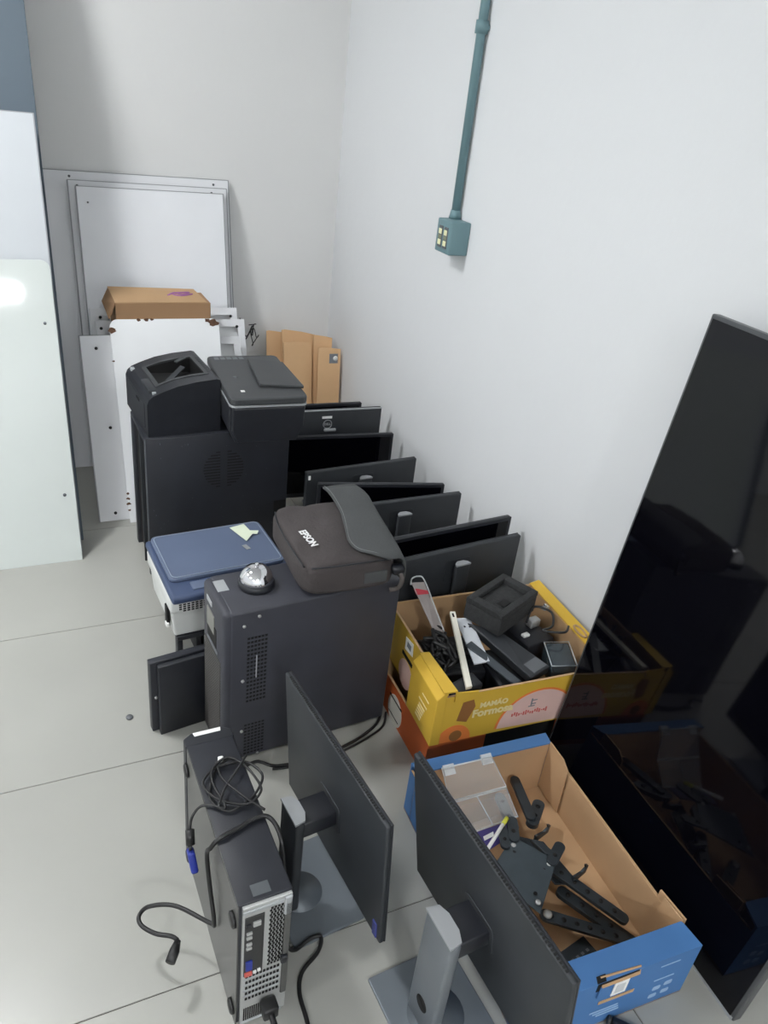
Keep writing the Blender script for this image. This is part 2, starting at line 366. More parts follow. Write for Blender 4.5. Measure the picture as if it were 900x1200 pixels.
# two monitors in front, rear towards the camera's left
tA = monitor('monitor', 'black monitor on grey stand between the desktop computer and the blue box', (.492, 1.007), -PI / 2 + .105, .445, .36, .087, 4.3, -.098, .075, .022, (-.115, .115, -.13, .036), rear='dark', cap=m_silver, colmat=m_dark, armz=.285, thick=.011, dots=True)
T = Matrix.Translation((0, 0, .087)) @ Matrix.Rotation(D(4.3), 4, 'X')
MB().box((.195, -.003, .006), (.21, .001, .05), .001, 1, T).build('button_strip', mat('button_blue', (60, 66, 130), .5), tA, label='bluish button strip')
tB = monitor('monitor', 'frontmost black monitor on silver stand with its top edge dotted by vents', (.669, .667), -PI / 2 + .059, .475, .383, .10, 9.4, -.108, .085, .024, (-.115, .11, -.17, .02), rear='dark', dots=True, cap=m_silver, colmat=m_grey_metal, armz=.305, thick=.011)

row = [  # right-top corner x, y, z, yaw, side, label
 (1.335, 2.929, .362, -2.0, 'front', 'hindmost black monitor in the row, next to the cardboard corner'),
 (1.335, 2.705, .420, -2.0, 'logo', 'monitor with round logo and white sticker on its rear'),
 (1.335, 2.587, .362, -5.3, 'front', 'black monitor in front of the one with the round logo'),
 (1.335, 2.354, .351, 4.5, 'rear', 'monitor showing its rear with a small white tag at its left end'),
 (1.335, 2.137, .357, -12.8, 'front', 'thin monitor with screen towards the camera, fourth from the yellow box'),
 (1.335, 2.004, .380, .8, 'rear', 'monitor showing its rear and stand top, third from the yellow box'),
 (1.335, 1.727, .451, 5.2, 'front', 'monitor with bezelled dark screen towards the camera, second from the yellow box'),
 (1.335, 1.640, .423, 5.5, 'rear', 'monitor showing its rear and stand, right behind the yellow box')]
for i, (x, y, z, a, side, lab) in enumerate(row):
    w = .46; h = .272 if side != 'front' else .268
    a = D(a); cx, cy = x - w / 2 * math.cos(a), y - w / 2 * math.sin(a)
    fr = side == 'front'
    tt = monitor('monitor', lab, (cx, cy), a + (PI if fr else 0), w, h, z - h, 0, -.022, .052, .012, (-.09, .09, -.042, .018), rear='dark' if not fr else 'plain', group=G, cap=m_silver, colmat=m_dark, armz=z - .13 if side != 'rear' else z - .04)
    if side == 'logo':
        MB().box((-.03, -.002, h - .036), (.012, .001, h - .026), 0, 1, Matrix.Translation((0, 0, z - h))).build('sticker', m_paper, tt, label='white sticker')
        MB().tube([Vector((-.006 + .018 * math.cos(2 * PI * q / 28), -.003, z - .060 + .018 * math.sin(2 * PI * q / 28))) for q in range(28)], .0014, 6, True).build('logo_ring', m_silver, tt)
        text('logo_letters', 'DELL', .013, m_silver, tt, frame((-.006, -.003, z - .060), (1, 0, 0), (0, 0, 1)), .0003)
        MB().box((-.02, -.012, z - .090), (.03, .0, z - .079), .003).build('release_button', m_silver, tt)
        MB().box((-w / 2, -.001, h - .004), (w / 2, .006, h + .001), .001, 1, Matrix.Translation((0, 0, z - h))).build('top_trim', m_silver, tt)
    if i == 3:
        MB().box((-w / 2 + .006, -.0025, h - .028), (-w / 2 + .014, 0, h - .012), 0, 1, Matrix.Translation((0, 0, z - h))).build('tag', m_paper, tt, label='small white tag')

# ------------------------------------------------------------------ black tower with vents
t = thing('tower_cabinet', 'tall black metal tower unit with slotted vents and striped front grille', 'computer', (.356, 1.41, 0), (0, 0, D(3.7)))
UW, UD, UH = .468, .17, .483
MB().box((.012, 0, .006), (UW, UD, UH), .008, 3).build('body', m_ups, t)
MB().box((-.004, .002, .004), (.03, UD - .002, UH - .001), .012, 3).build('front_bezel', m_ups, t)
for k in range(34):
    z = .03 + k * .0088
    MB().box((-.0065, .02, z), (-.003, UD - .02, z + .0042), .0008, 1).build('grille_bar', mat('grille_grey', (66, 64, 62), .5), t)
MB().box((-.0055, .055, .345), (-.003, .125, .40), .001, 1).build('handle_recess', m_blackg, t)
MB().box((-.0075, .04, .335), (-.003, .125, .343), .002, 1).build('handle_lip', m_greyp, t)
MB().box((-.006, .07, .375), (-.0035, .128, .43), .002, 1).build('bezel_window', mat('window_grey', (122, 122, 116), .4), t)
MB().box((-.0055, .09, .445), (-.0035, .13, .46), .001, 1).build('badge', m_silver, t)
def slots(name, x0, x1, z0, z1, nr, nc, skip=None):
    b = MB()
    for r in range(nr):
        for c in range(nc):
            x = x0 + (x1 - x0) * c / nc; z = z0 + (z1 - z0) * r / nr; wv = (x1 - x0) / nc * .72
            b.box((x, -.0008, z), (x + wv, .001, z + (z1 - z0) / nr * .42))
    o = b.build(name, m_blackg, t); o['kind'] = 'stuff'
slots('vent_slots', .055, .108, .20, .41, 17, 6); slots('vent_slots', .052, .108, .02, .13, 10, 6)
MB().box((.078, -.0012, .275), (.081, .0, .345)).build('slot_glint', m_silver, t)
for x, z in ((.046, .441), (.083, .462), (.045, .273), (.045, .105), (.09, .012)): MB().tube([(x, -.003, z), (x, .001, z)], .0042, 10).build('screw', m_steel, t)
MB().box((.012, .095, UH), (.04, .142, UH + .0006)).build('sticker', m_silver, t, label='worn silver sticker')
MB().box((.135, .138, UH), (.150, .147, UH + .0006)).build('tape_scrap', m_paper, t, label='scrap of white tape')

# desk bell
t = thing('desk_bell', 'chrome desk bell on black base standing on the black tower', 'bell', (.458, 1.512, .4832)); t.scale = (1.1, 1.1, 1.1)
MB().lathe([(.040, 0), (.041, .004), (.041, .010), (.036, .016), (.03, .017)], 40).build('base', m_black, t)
MB().lathe([(.0375, .015), (.038, .018), (.0365, .026), (.032, .035), (.025, .043), (.015, .0475), (.006, .049), (.001, .0495)], 40).build('dome', m_chrome, t)
MB().lathe([(.0045, .048), (.0045, .056), (.0035, .058), (.001, .0585)], 16).build('button', m_chrome, t)

# ------------------------------------------------------------------ projector bag
t = thing('carrying_bag', 'dark grey padded carrying bag lying on the black tower', 'bag', (.543, 1.415, .4838), (0, 0, D(-1.5)))
bm = bmesh.new(); bmesh.ops.create_cube(bm, size=2); bmesh.ops.subdivide_edges(bm, edges=bm.edges[:], cuts=15, use_grid_fill=True)
from mathutils import noise
for v in bm.verts:
    c = v.co.copy(); n = (abs(c.x) ** 7 + abs(c.y) ** 7 + abs(c.z) ** 5) ** (1 / 6.2)
    c = c / n
    x, y, z = (c.x * .5 + .5) * .252, (c.y * .5 + .5) * .318, (c.z * .5 + .5) * .094
    top = max(0, c.z); z += top * .012 * math.cos(c.x * 1.4) * math.cos(c.y * 1.4)
    x -= (1 - c.z) * .5 * -.0 ; wr = noise.noise(Vector((x * 22, y * 14, z * 25))) * .009 + noise.noise(Vector((x * 60, y * 45, z * 50))) * .0035
    y -= max(0, -c.y) * .006 * math.cos(c.x * 1.5)
    v.co = Vector((x, y, max(z + (wr if c.z > -.6 else 0), 0)))
me = bpy.data.meshes.new('bag_body'); bm.to_mesh(me); bm.free()
for p in me.polygons: p.use_smooth = True
me.materials.append(m_bagf); o = bpy.data.objects.new('bag_body', me); COL.objects.link(o); o.parent = t
st = [(.362, .166, .262, .106), (.335, .170, .268, .108), (.30, .170, .268, .110), (.25, .168, .262, .110), (.20, .163, .258, .109), (.14, .150, .253, .109), (.08, .136, .249, .108), (.05, .137, .247, .106), (.030, .148, .246, .104), (.012, .178, .245, .101), (-.012, .215, .245, .095)]
rows = []
for (y, xl, xr, z) in st:
    r = [(xl + (xr - xl) * k / 7, y, z + .003 * math.sin(k / 7 * PI)) for k in range(8)] + [(xr + .012, y, z - .010), (xr + .017, y, z - .045), (xr + .015, y, z - .075)]
    rows.append(r)
MB().grid(rows).build('flap', m_bagl, t, solid=.004)
MB().tube(cr([(xl + .006, y + .003, z + .0035) for (y, xl, xr, z) in st], 4), .0009, 6).build('flap_stitching', m_stitch, t)
text('brand_letters', 'EPSON', .026, mat('white_print', (225, 225, 225), .7), t, frame((.043, .108, .1085), (.12, -1, .02), (1, .12, .06)), .0009)
MB().tube(cr([(.02, .004, .088), (.08, -.006, .092), (.16, -.006, .093), (.24, .0, .088)], 6), .0022, 6).build('zip_piping', m_black, t)
MB().tube(cr([(.006, .02, .085), (-.001, .12, .088), (.0, .22, .086), (.012, .295, .082)], 6), .0022, 6).build('zip_piping', m_black, t)
MB().box((.155, -.0075, .03), (.215, -.003, .062), .001, 1).build('side_tab', m_bagl, t)
MB().box((.228, -.014, .045), (.262, .012, .07), .008).build('strap_loop', m_black, t)
MB().tube(cr([(.25, -.01, .05), (.252, -.018, .03), (.245, -.014, .008), (.225, -.008, .002)], 6), .006, 8).build('strap', mat('strap_grey', (80, 74, 72), .9), t)

# ------------------------------------------------------------------ desktop computer in front
t = thing('desktop_computer', 'slim black desktop computer standing on edge with its grey rear in view', 'computer', (.2238, .783, 0), (0, 0, .022))
PW, PDp, PH = .0986, .415, .355
MB().box((0, .004, 0), (PW, PDp - .03, PH), .003).build('case', m_blackm, t)
fb = MB().prism([(-.002, PDp - .035), (PW + .002, PDp - .035), (PW + .002, PDp - .012), (PW - .016, PDp), (.016, PDp), (-.002, PDp - .012)], 'z', 0, PH + .001).build('front_bezel', m_black, t, bev=.003)
MB().prism([(.022, PDp - .012), (PW - .022, PDp - .012), (PW - .02, PDp - .002), (.02, PDp - .002)], 'z', PH, PH + .002).build('sticker', m_paper, fb, label='white strip')
MB().box((.03, .012, PH - .0005), (.062, .035, PH + .0004)).build('worn_label', mat('worn_grey', (78, 82, 86), .6), t)
MB().box((-.0006, .0, .0), (.0015, PDp - .04, PH + .0006)).build('side_cover', mat('case_side_grey', (92, 92, 90), .35, .3), t)
for y, z in ((.02, .30), (.02, .035), (.37, .30), (.37, .03)):
    MB().lathe([(.015, 0), (.015, .005), (.012, .007)], 20, frame((-.0006, y, z), (0, 1, 0), (0, 0, 1)).to_4x4() @ Matrix.Rotation(PI, 4, 'X')).build('rubber_foot', m_cable, t)
rp = MB().box((.008, -.002, .004), (PW - .002, .006, PH - .004), .001, 1).build('rear_plate', m_steel, t)
io = MB().box((.012, -.0035, .155), (.047, -.001, PH - .03), .0006, 1).build('port_panel', mat('port_panel_dark', (46, 46, 46), .5), rp)
def port(name, x, z, w, h, m): MB().box((x - w / 2, -.007, z - h / 2), (x + w / 2, -.003, z + h / 2), .0006, 1).build(name, m, rp)
port('network_port', .033, .305, .014, .012, m_steel); port('audio_jack', .018, .305, .008, .008, m_black)
for z in (.283, .270, .252, .240): port('usb_port', .020, z, .010, .006, m_steel)
port('video_port', .021, .188, .012, .026, m_vga); port('serial_port', .020, .163, .014, .010, m_red); port('audio_jack', .032, .163, .006, .006, m_paper); port('audio_jack', .040, .165, .006, .006, m_paper)
b = MB()
for r in range(26):
    for c in range(5):
        x = .056 + c * .0062 + (r % 2) * .002; z = .165 + r * .0065
        b.box((x, -.0032, z), (x + .0042, -.0018, z + .0042))
for k in range(5):
    for c in range(10):
        x = .016 + c * .0066; z = .148 - k * .0175
        b.box((x, -.0032, z), (x + .0045, -.0018, z + .0065))
b.build('vent_holes', m_blackg, rp)['kind'] = 'stuff'
for z in (.142, .1245, .107, .0895): MB().box((.012, -.0034, z), (.083, -.0018, z + .0035), .0005, 1).build('slot_bracket', m_silver, rp)
b = MB()
for r in range(8):
    for c in range(9): b.box((.014 + c * .004, -.0032, .012 + r * .005), (.0165 + c * .004, -.0018, .0155 + r * .005))
b.build('fan_holes', m_blackg, rp)['kind'] = 'stuff'
MB().box((.084, -.006, .06), (.096, -.001, PH - .022), .002, 1).build('cover_latch', mat('latch_grey', (90, 90, 88), .45, .3), rp)
MB().box((.080, -.012, .165), (.092, -.004, .185), .002, 1).build('release_knob', m_black, rp)
MB().box((.008, -.004, PH - .02), (PW - .004, -.001, PH - .012), .001, 1).build('top_flange', m_silver, rp)
MB().box((.008, -.005, .004), (PW - .01, -.001, .009), .001, 1).build('bottom_flange', m_silver, rp)
MB().box((.082, -.006, .30), (.096, -.001, PH - .006), .002, 1).build('lock_loop', m_silver, rp)

# power lead plugged in the rear
t = thing('power_lead', 'black power lead plugged into the rear of the slim desktop computer', 'cable', (.2238, .783, 0), (0, 0, .022))
MB().box((.044, -.034, .038), (.074, -.0055, .068), .004).build('plug', m_cable, t)
MB().tube(cr([(.059, -.03, .053), (.060, -.06, .045), (.063, -.10, .02), (.068, -.14, .006), (.09, -.40, .005), (.03, -.8, .005)], 6), [.006] * 7 + [.0042] * 24, 8).build('cord', m_cable, t)

# coiled signal cable on the computer
zc = .3585
t = thing('video_cable', 'coiled thin video cable with blue plug lying on the slim desktop computer', 'cable', (0, 0, 0))
coil = []
for k in range(0, 22):
    a = 2 * PI * k / 9 + .8; r = .046 + .006 * math.sin(k * 1.7)
    coil.append((.281 + r * 1.08 * math.cos(a) + .004 * math.sin(k), 1.035 + r * 1.25 * math.sin(a), zc + .002 + .0016 * k * .25 + .002 * math.sin(k * 2.1)))
tail = [(.252, .985, zc + .006), (.228, 1.0, zc + .004), (.208, 1.008, zc - .004), (.193, 1.005, .335), (.187, .997, .31)]
MB().tube(cr(coil + tail, 6), .0026, 8).build('cord', m_cable, t)
MB().tube([(.1875, .998, .312), (.185, .982, .29)], [.0085, .0085], 12).build('ferrite_bead', m_cable, t)
MB().tube([(.185, .982, .29), (.184, .978, .277)], .003, 8).build('cord_end', m_cable, t)
MB().box((-.007, -.012, -.046), (.007, .012, 0), .004, 2, frame((.184, .978, .279), (1, 0, .1), (0, .95, -.3))).build('blue_plug', m_vga, t, label='blue plug')
MB().tube(cr([(.32, 1.09, zc + .012), (.295, 1.06, zc + .014), (.262, 1.025, zc + .012), (.24, .99, zc + .008)], 6), .0026, 8).build('loop', m_cable, t)
MB().tube(cr([(.262, 1.10, zc + .004), (.262, 1.05, zc + .011), (.285, 1.00, zc + .013), (.32, .955, zc + .006)], 6), .0026, 8).build('loop', m_cable, t)
MB().box((.266, 1.098, zc), (.277, 1.107, zc + .012), .002, 1).build('cable_tie_tag', m_paper, t, label='white cable tie tag')

# thick power cable draped over the computer
t = thing('power_cable', 'thick black power cable draped over the slim computer and down to the floor', 'cable', (0, 0, 0))
p = [(.146, .923, .10), (.136, .934, .102), (.108, .952, .1), (.086, .978, .1), (.086, 1.0, .1), (.108, 1.012, .1), (.155, .992, .105), (.208, .925, .120), (.212, .905, .150), (.2085, .93, .24), (.208, .945, .30), (.2105, .925, .340), (.224, .922, zc + .003), (.26, .932, zc + .004), (.30, .944, zc + .004), (.322, .940, zc + .003), (.333, .915, zc - .004), (.335, .885, .33), (.336, .862, .24), (.340, .86, .13), (.352, .868, .05), (.374, .875, .014), (.41, .888, .0125), (.432, .884, .012), (.418, .860, .006), (.375, .833, .005), (.357, .80, .005), (.353, .755, .005), (.355, .66, .005), (.40, .4, .005), (.43, .1, .005), (.44, -.2, .005)]
MB().tube(cr(p, 8), .0043, 10).build('cord', m_cable, t)
MB().tube([(.146, .923, .10), (.136, .905, .098), (.125, .888, .096)], [.006, .010, .010], 14).build('connector', m_cable, t)
t = thing('floor_cable', 'black cable lying on the floor along the foot of the black tower', 'cable', (0, 0, 0))
MB().tube(cr([(.40, 1.385, .005), (.44, 1.392, .005), (.471, 1.367, .005), (.507, 1.358, .005), (.58, 1.352, .005), (.668, 1.368, .005), (.74, 1.391, .005), (.80, 1.425, .005), (.832, 1.47, .02), (.834, 1.50, .08)], 8), .004, 8).build('cord', m_cable, t)
MB().tube(cr([(.47, 1.356, .004), (.52, 1.348, .004), (.60, 1.343, .004), (.672, 1.357, .004), (.75, 1.380, .004), (.81, 1.408, .004), (.838, 1.45, .01)], 8), .0032, 8).build('second_cord', m_cable, t)

# ------------------------------------------------------------------ printers' cabinet
t = thing('fan_cabinet', 'black cabinet with a round slotted vent carrying two black printers', 'cabinet', (.322, 2.338, 0), (0, 0, D(1.6)))
CW, CD, CH = .493, .25, .517
MB().box((.0, .0, .0), (CW, .012, CH), .002).build('front_panel', m_blackm, t)
MB().box((.0, .012, CH - .015), (CW, CD, CH), .002).build('top_panel', m_blackm, t)
MB().box((CW - .015, .012, 0), (CW, CD, CH - .015), .002).build('side_panel', m_blackm, t)
MB().box((.012, .03, .02), (.02, CD - .01, CH - .015), .001, 1).build('inset_side_panel', m_blackg, t)
MB().box((0, CD - .03, 0), (.02, CD, CH - .015), .002).build('rear_post', m_blackm, t)
MB().box((.0, .09, 0), (.012, .10, CH - .015), .001, 1).build('side_rail', m_dark, t)
MB().box((.02, .012, 0), (CW - .015, CD, .02), .002).build('bottom_panel', m_blackm, t)
MB().box((.0, -.001, .0), (.004, .001, CH), .0005, 1).build('edge_strip', m_greyp, t)
MB().box((.445, -.0012, .12), (.49, .0, .235), 0).build('cutout', m_blackg, t)
b = MB(); cx, cz, rr = .26, .385, .07
for r in range(13):
    z = cz - rr + rr * 2 * (r + .5) / 13; hw = math.sqrt(max(0, rr * rr - (z - cz) ** 2))
    for s in (-1, 1):
        if hw > .018: b.box((cx + (-hw if s < 0 else .012), -.001, z - .0025), (cx + (-.012 if s < 0 else hw), .001, z + .0022))
b.build('round_vent', m_blackg, t)['kind'] = 'stuff'
b = MB()
for k in range(34): x, z = random.uniform(.02, .47), random.uniform(.1, .5); s = random.uniform(.0008, .002); b.box((x, -.0006, z), (x + s, 0, z + s * random.uniform(1, 4)))
b.build('paint_scratches', mat('scratch_grey', (92, 96, 104), .8), t)['kind'] = 'stuff'

# laser printer
t = thing('laser_printer', 'black laser printer with open paper bin on top, left one on the cabinet', 'printer', (.338, 2.352, .5175), (0, 0, D(4.5)))
LW, LD = .238, .30
prof = [(0, 0), (LW, 0), (LW, .178), (LW - .01, .181), (.16, .176), (.10, .166), (.05, .150), (.02, .138), (.006, .126), (0, .11)]
def ztop(x):
    pr = [(0, .11), (.006, .126), (.02, .138), (.05, .150), (.10, .166), (.16, .176), (LW - .01, .181), (LW, .178)]
    for (a, za), (b2, zb2) in zip(pr, pr[1:]):
        if a <= x <= b2: return za + (zb2 - za) * (x - a) / (b2 - a)
    return .178
hx0, hx1, hy0, hy1 = .055, .205, .07, .235      # bin opening
xs_ = [0, .006, .02, .04, hx0, .08, .105, .13, .16, .185, hx1, LW - .01, LW]; ys_ = [0, hy0, .12, .18, hy1, LD]
b = MB()
for i in range(len(xs_) - 1):
    for j in range(len(ys_) - 1):
        xa, xb, ya, yb = xs_[i], xs_[i + 1], ys_[j], ys_[j + 1]
        if xa >= hx0 - 1e-6 and xb <= hx1 + 1e-6 and ya >= hy0 - 1e-6 and yb <= hy1 + 1e-6: continue
        b.add([(xa, ya, ztop(xa)), (xb, ya, ztop(xb)), (xb, yb, ztop(xb)), (xa, yb, ztop(xa))], [(0, 1, 2, 3)])
for y in (0, LD): b.add([(x, y, z) for x, z in prof], [tuple(range(len(prof)))])
b.add([(0, 0, 0), (0, LD, 0), (0, LD, .11), (0, 0, .11)], [(0, 1, 2, 3)]); b.add([(LW, 0, 0), (LW, LD, 0), (LW, LD, .178), (LW, 0, .178)], [(0, 1, 2, 3)])
b.add([(0, 0, 0), (LW, 0, 0), (LW, LD, 0), (0, LD, 0)], [(0, 1, 2, 3)])
o = b.build('body', m_black, t)
bmx = bmesh.new(); bmx.from_mesh(o.data); bmesh.ops.remove_doubles(bmx, verts=bmx.verts[:], dist=1e-5); bmesh.ops.recalc_face_normals(bmx, faces=bmx.faces[:]); bmx.to_mesh(o.data); bmx.free()
d = .055
b = MB()
for (xa, ya, xb, yb) in ((hx0, hy0, hx1, hy0), (hx1, hy0, hx1, hy1), (hx1, hy1, hx0, hy1), (hx0, hy1, hx0, hy0)):
    b.add([(xa, ya, ztop(xa)), (xb, yb, ztop(xb)), (xb, yb, ztop(xb) - (d if xb > .1 else .02)), (xa, ya, ztop(xa) - (d if xa > .1 else .02))], [(0, 1, 2, 3)])
b.add([(hx0, hy0, ztop(hx0) - .02), (hx1, hy0, ztop(hx1) - d), (hx1, hy1, ztop(hx1) - d), (hx0, hy1, ztop(hx0) - .02)], [(0, 1, 2, 3)])
b.build('paper_bin', m_blackg, t)
m_lidr = mat('rim_grey', (60, 62, 64), .5)
for (xa, ya, xb, yb) in ((hx0 - .012, hy0 - .012, hx1 + .012, hy0), (hx0 - .012, hy1, hx1 + .012, hy1 + .012), (hx0 - .012, hy0, hx0, hy1), (hx1, hy0, hx1 + .012, hy1)):
    n = 6 if xb - xa > .05 else 1
    bb = MB()
    for k in range(n):
        u, v = xa + (xb - xa) * k / n, xa + (xb - xa) * (k + 1) / n
        bb.add([(u, ya, ztop(u) + .002), (v, ya, ztop(v) + .002), (v, yb, ztop(v) + .002), (u, yb, ztop(u) + .002), (u, ya, ztop(u) - .004), (v, ya, ztop(v) - .004), (v, yb, ztop(v) - .004), (u, yb, ztop(u) - .004)], [(0, 1, 2, 3), (4, 5, 6, 7), (0, 1, 5, 4), (2, 3, 7, 6), (0, 3, 7, 4), (1, 2, 6, 5)])
    bb.build('bin_rim', m_lidr, t)
MB().slab([(.10, .10, .145), (.17, .17, .168), (.16, .19, .168), (.09, .12, .145)], .004).build('paper_stop', m_dark, t)
MB().slab([(.15, .20, .176), (.19, .225, .182), (.18, .238, .182), (.145, .215, .176)], .004).build('roller_cover', m_dark, t)
for k in range(9): MB().box((hx1 + .014, .08 + k * .017, ztop(.21)), (hx1 + .026, .088 + k * .017, ztop(.215) + .0015)).build('vent_slat', m_dark, t)
MB().box((.022, .012, .137), (.034, .024, .1455), .001, 1).build('start_button', m_silver, t); MB().box((.012, .262, .130), (.028, .285, .140), .001, 1).build('badge', m_silver, t)
MB().box((.014, .03, .136), (.04, .14, .149), .003).build('control_panel', m_dark, t)
MB().box((-.0015, .035, .02), (.0, LD - .03, .105), .001, 1).build('front_door', m_black, t)
MB().box((-.003, .10, .085), (.0, .14, .095), .001, 1).build('door_grip', m_blackg, t)

# multifunction printer
t = thing('multifunction_printer', 'black flatbed multifunction printer with silver trim, right one on the cabinet', 'printer', (.575, 2.23, .5175), (0, 0, D(-2.6)))
MW, MD = .25, .42
MB().prism([(.02, .0), (MW - .025, .0), (MW - .004, .06), (MW, .135), (.0, .135), (.0, .05)], 'y', .03, MD).build('body', m_black, t, bev=.006)
MB().prism([(.025, .01), (MW - .03, .01), (MW - .008, .06), (MW - .004, .132), (.004, .132), (.004, .05)], 'y', .004, .034).build('front_cover', m_black, t, bev=.006)
MB().prism(rrect(-.002, .0, MW + .002, MD + .002, .02), 'z', .134, .141).build('silver_trim', m_silver, t, bev=.001)
MB().prism(rrect(-.002, .0, MW + .002, MD + .004, .022), 'z', .1415, .165).build('scanner_lid', m_lid, t, bev=.005)
MB().slab([(.115, .10, .176), (MW + .006, .07, .176), (MW - .01, .285, .186), (.125, .33, .186)], .010).build('feeder_cover', m_lid, t, bev=.002)
MB().box((.13, .12, .1645), (MW - .02, .30, .176)).build('feeder_gap', m_blackg, t)
for k in range(5): MB().box((.02 + k * .022, MD - .045, .1648), (.036 + k * .022, MD - .015, .166)).build('hinge_slot', m_greyp, t)
MB().box((.045, .06, .165), (.058, .075, .1655)).build('sticker', m_paper, t, label='white sticker')
MB().tube([(.055, .20, .164), (.055, .20, .1658)], .008, 16).build('logo_disc', m_greyp, t)

# ------------------------------------------------------------------ blue lid printer and what is under it
t = thing('blue_lid_printer', 'off-white printer with a slate-blue scanner lid beside the black tower', 'printer', (.307, 1.80, .10), (0, 0, D(4)))
BW = .372
MB().prism([(.012, .0), (.33, .0), (.345, .155), (-.003, .155)], 'y', .045, .300).build('body', m_pbody, t, bev=.006)
MB().box((-.004, .02, .100), (BW - .02, .306, .155), .008).build('scanner_body', m_pbody, t)
MB().box((-.006, -.012, .152), (BW, .316, .178), .010, 3).build('lid_base', m_bluelid2, t)
MB().prism(rrect(.008, .062, BW - .012, .312, .02), 'z', .178, .190).build('scanner_lid', m_bluelid, t, bev=.003)
MB().tube([Vector((x, y, .1915)) for x, y in rrect(.016, .07, BW - .02, .304, .016)], .0012, 6, True).build('lid_line', mat('pale_line', (150, 160, 176), .5), t)
MB().box((.06, .012, .176), (.30, .050, .182), .002).build('control_panel', m_bluelid, t)
for k in range(5): MB().box((.135, .016 + k * .006, .182), (.165, .019 + k * .006, .184)).build('panel_slot', m_bluelid2, t)
for r in range(6):
    for c in range(7):
        if (r - 2.5) ** 2 + (c - 3) ** 2 < 12: MB().box((.02 + c * .012, .018, .105 + r * .0075), (.028 + c * .012, .021, .1085 + r * .0075)).build('speaker_slot', m_blackg, t)
MB().box((.105, .035, .02), (.30, .05, .135), .003).build('output_slot', m_blackg, t)
MB().box((.11, .016, .118), (.20, .022, .140), .001, 1).build('rating_label', m_paper, t)
MB().box((-.006, .06, .03), (.004, .085, .10), .002, 1).build('side_latch', m_blackg, t); MB().box((-.009, .055, .03), (.0, .075, .045), .002, 1).build('latch_button', m_paper, t)
zz = .1955
MB().slab([(.255, .285, zz), (.285, .290, zz + .003), (.300, .268, zz), (.312, .284, zz + .002), (.313, .245, zz), (.298, .210, zz), (.285, .205, zz)][0:1] + [(.305, .292, zz + .002), (.312, .225, zz + .003), (.280, .192, zz)], .0006).build('paper_note', m_note, t, label='pale green paper note')
MB().slab([(.312, .25, zz), (.335, .235, zz + .004), (.326, .222, zz), (.310, .23, zz)], .0006).build('torn_tape', m_note, t)
MB().slab([(.258, .176, zz - .003), (.274, .178, zz - .003), (.280, .150, zz - .003), (.266, .148, zz - .003)], .0006).build('sticker', m_silver, t)
t = thing('low_stand', 'low black open-fronted stand under the blue-lidded printer', 'stand', (.312, 1.838, 0), (0, 0, D(4)))
MB().box((.010, .0, .085), (.33, .29, .0995), .002).build('top_board', m_blackm, t)
MB().box((.010, .0, .0), (.026, .03, .085), .002).build('front_leg', m_blackm, t); MB().box((.075, .03, .0), (.09, .29, .085), .002).build('side_board', m_blackm, t); MB().box((.314, .0, 0), (.33, .29, .085), .002).build('side_board', m_blackm, t)
MB().box((.09, .27, 0), (.314, .29, .085), .002).build('back_board', m_blackm, t); MB().box((.09, 0, 0), (.314, .27, .006), .001, 1).build('bottom_board', m_blackm, t)
t = thing('paper_packet', 'light grey wrapped packet lying inside the low black stand', 'packet', (.412, 1.86, .0065), (0, 0, D(4)))
MB().box((0, .0, 0), (.19, .2, .06), .008).build('wrapping', mat('packet_grey', (170, 174, 176), .35), t)
MB().box((.02, -.001, .02), (.05, .001, .04)).build('label', m_paper, t)

t = thing('slim_black_case', 'slim black case standing on the floor left of the black tower', 'case', (.224, 1.565, 0), (0, 0, D(8)))
MB().box((.0, .0, 0), (.135, .016, .232), .002).build('front_plate', m_black, t)
MB().box((-.016, .02, .002), (.135, .042, .236), .002).build('back_plate', m_blackm, t)
MB().box((.004, .014, .01), (.13, .022, .225)).build('spacer', m_blackg, t)
MB().tube([(-.004, .016, .12), (-.004, .021, .12)], .004, 10).build('screw', m_steel, t)
t = thing('slim_black_box', 'flat black box standing behind the slim black case', 'case', (.245, 1.655, 0), (0, 0, D(6)))
MB().box((.0, .0, 0), (.10, .03, .17), .003).build('shell', m_blackm, t)
MB().box((.006, -.001, .15), (.094, .001, .162)).build('label_strip', m_dark, t)
o = MB().lathe([(.009, 0), (.010, .003), (.008, .006), (.003, .007)], 16).build('rubber_stopper', m_greyp); o.location = (.155, 1.655, 0); tag(o, 'small grey rubber stopper lying on the floor left of the slim case', 'stopper')
o = MB().lathe([(.006, 0), (.007, .002), (.004, .004)], 12).build('floor_chip', m_rust); o.location = (.63, 1.20, 0); o.scale = (1, .6, 1); tag(o, 'small dark crumb on the floor behind the monitors', 'crumb')

# ------------------------------------------------------------------ cartons
def carton(t, w, d, h, th, mo, mi, low=None):
    """open box: outer printed skin, kraft liner. low = dict of side heights"""
    low = low or {}
    P = {}
    MB().box((th, th, 0), (w - th, d - th, th)).build('bottom', mi, t)
    for nm, a, b in (('front_wall', (0, 0), (w, th)), ('back_wall', (0, d - th), (w, d)), ('left_wall', (0, th), (th, d - th)), ('right_wall', (w - th, th), (w, d - th))):
        hh = low.get(nm, h)
        P[nm] = MB().box((*a, 0), (*b, hh)).build(nm, mo, t)
        k = .0012
        ia = {'front_wall': ((th, th), (w - th, th + k)), 'back_wall': ((th, d - th - k), (w - th, d - th)), 'left_wall': ((th, th), (th + k, d - th)), 'right_wall': ((w - th - k, th), (w - th, d - th))}[nm]
        MB().box((*ia[0], th), (*ia[1], hh - .0005)).build('liner', mi, P[nm])
        MB().box((a[0], a[1], hh), (b[0], b[1], hh + .001)).build('cut_edge', m_cardi, P[nm])
    return P
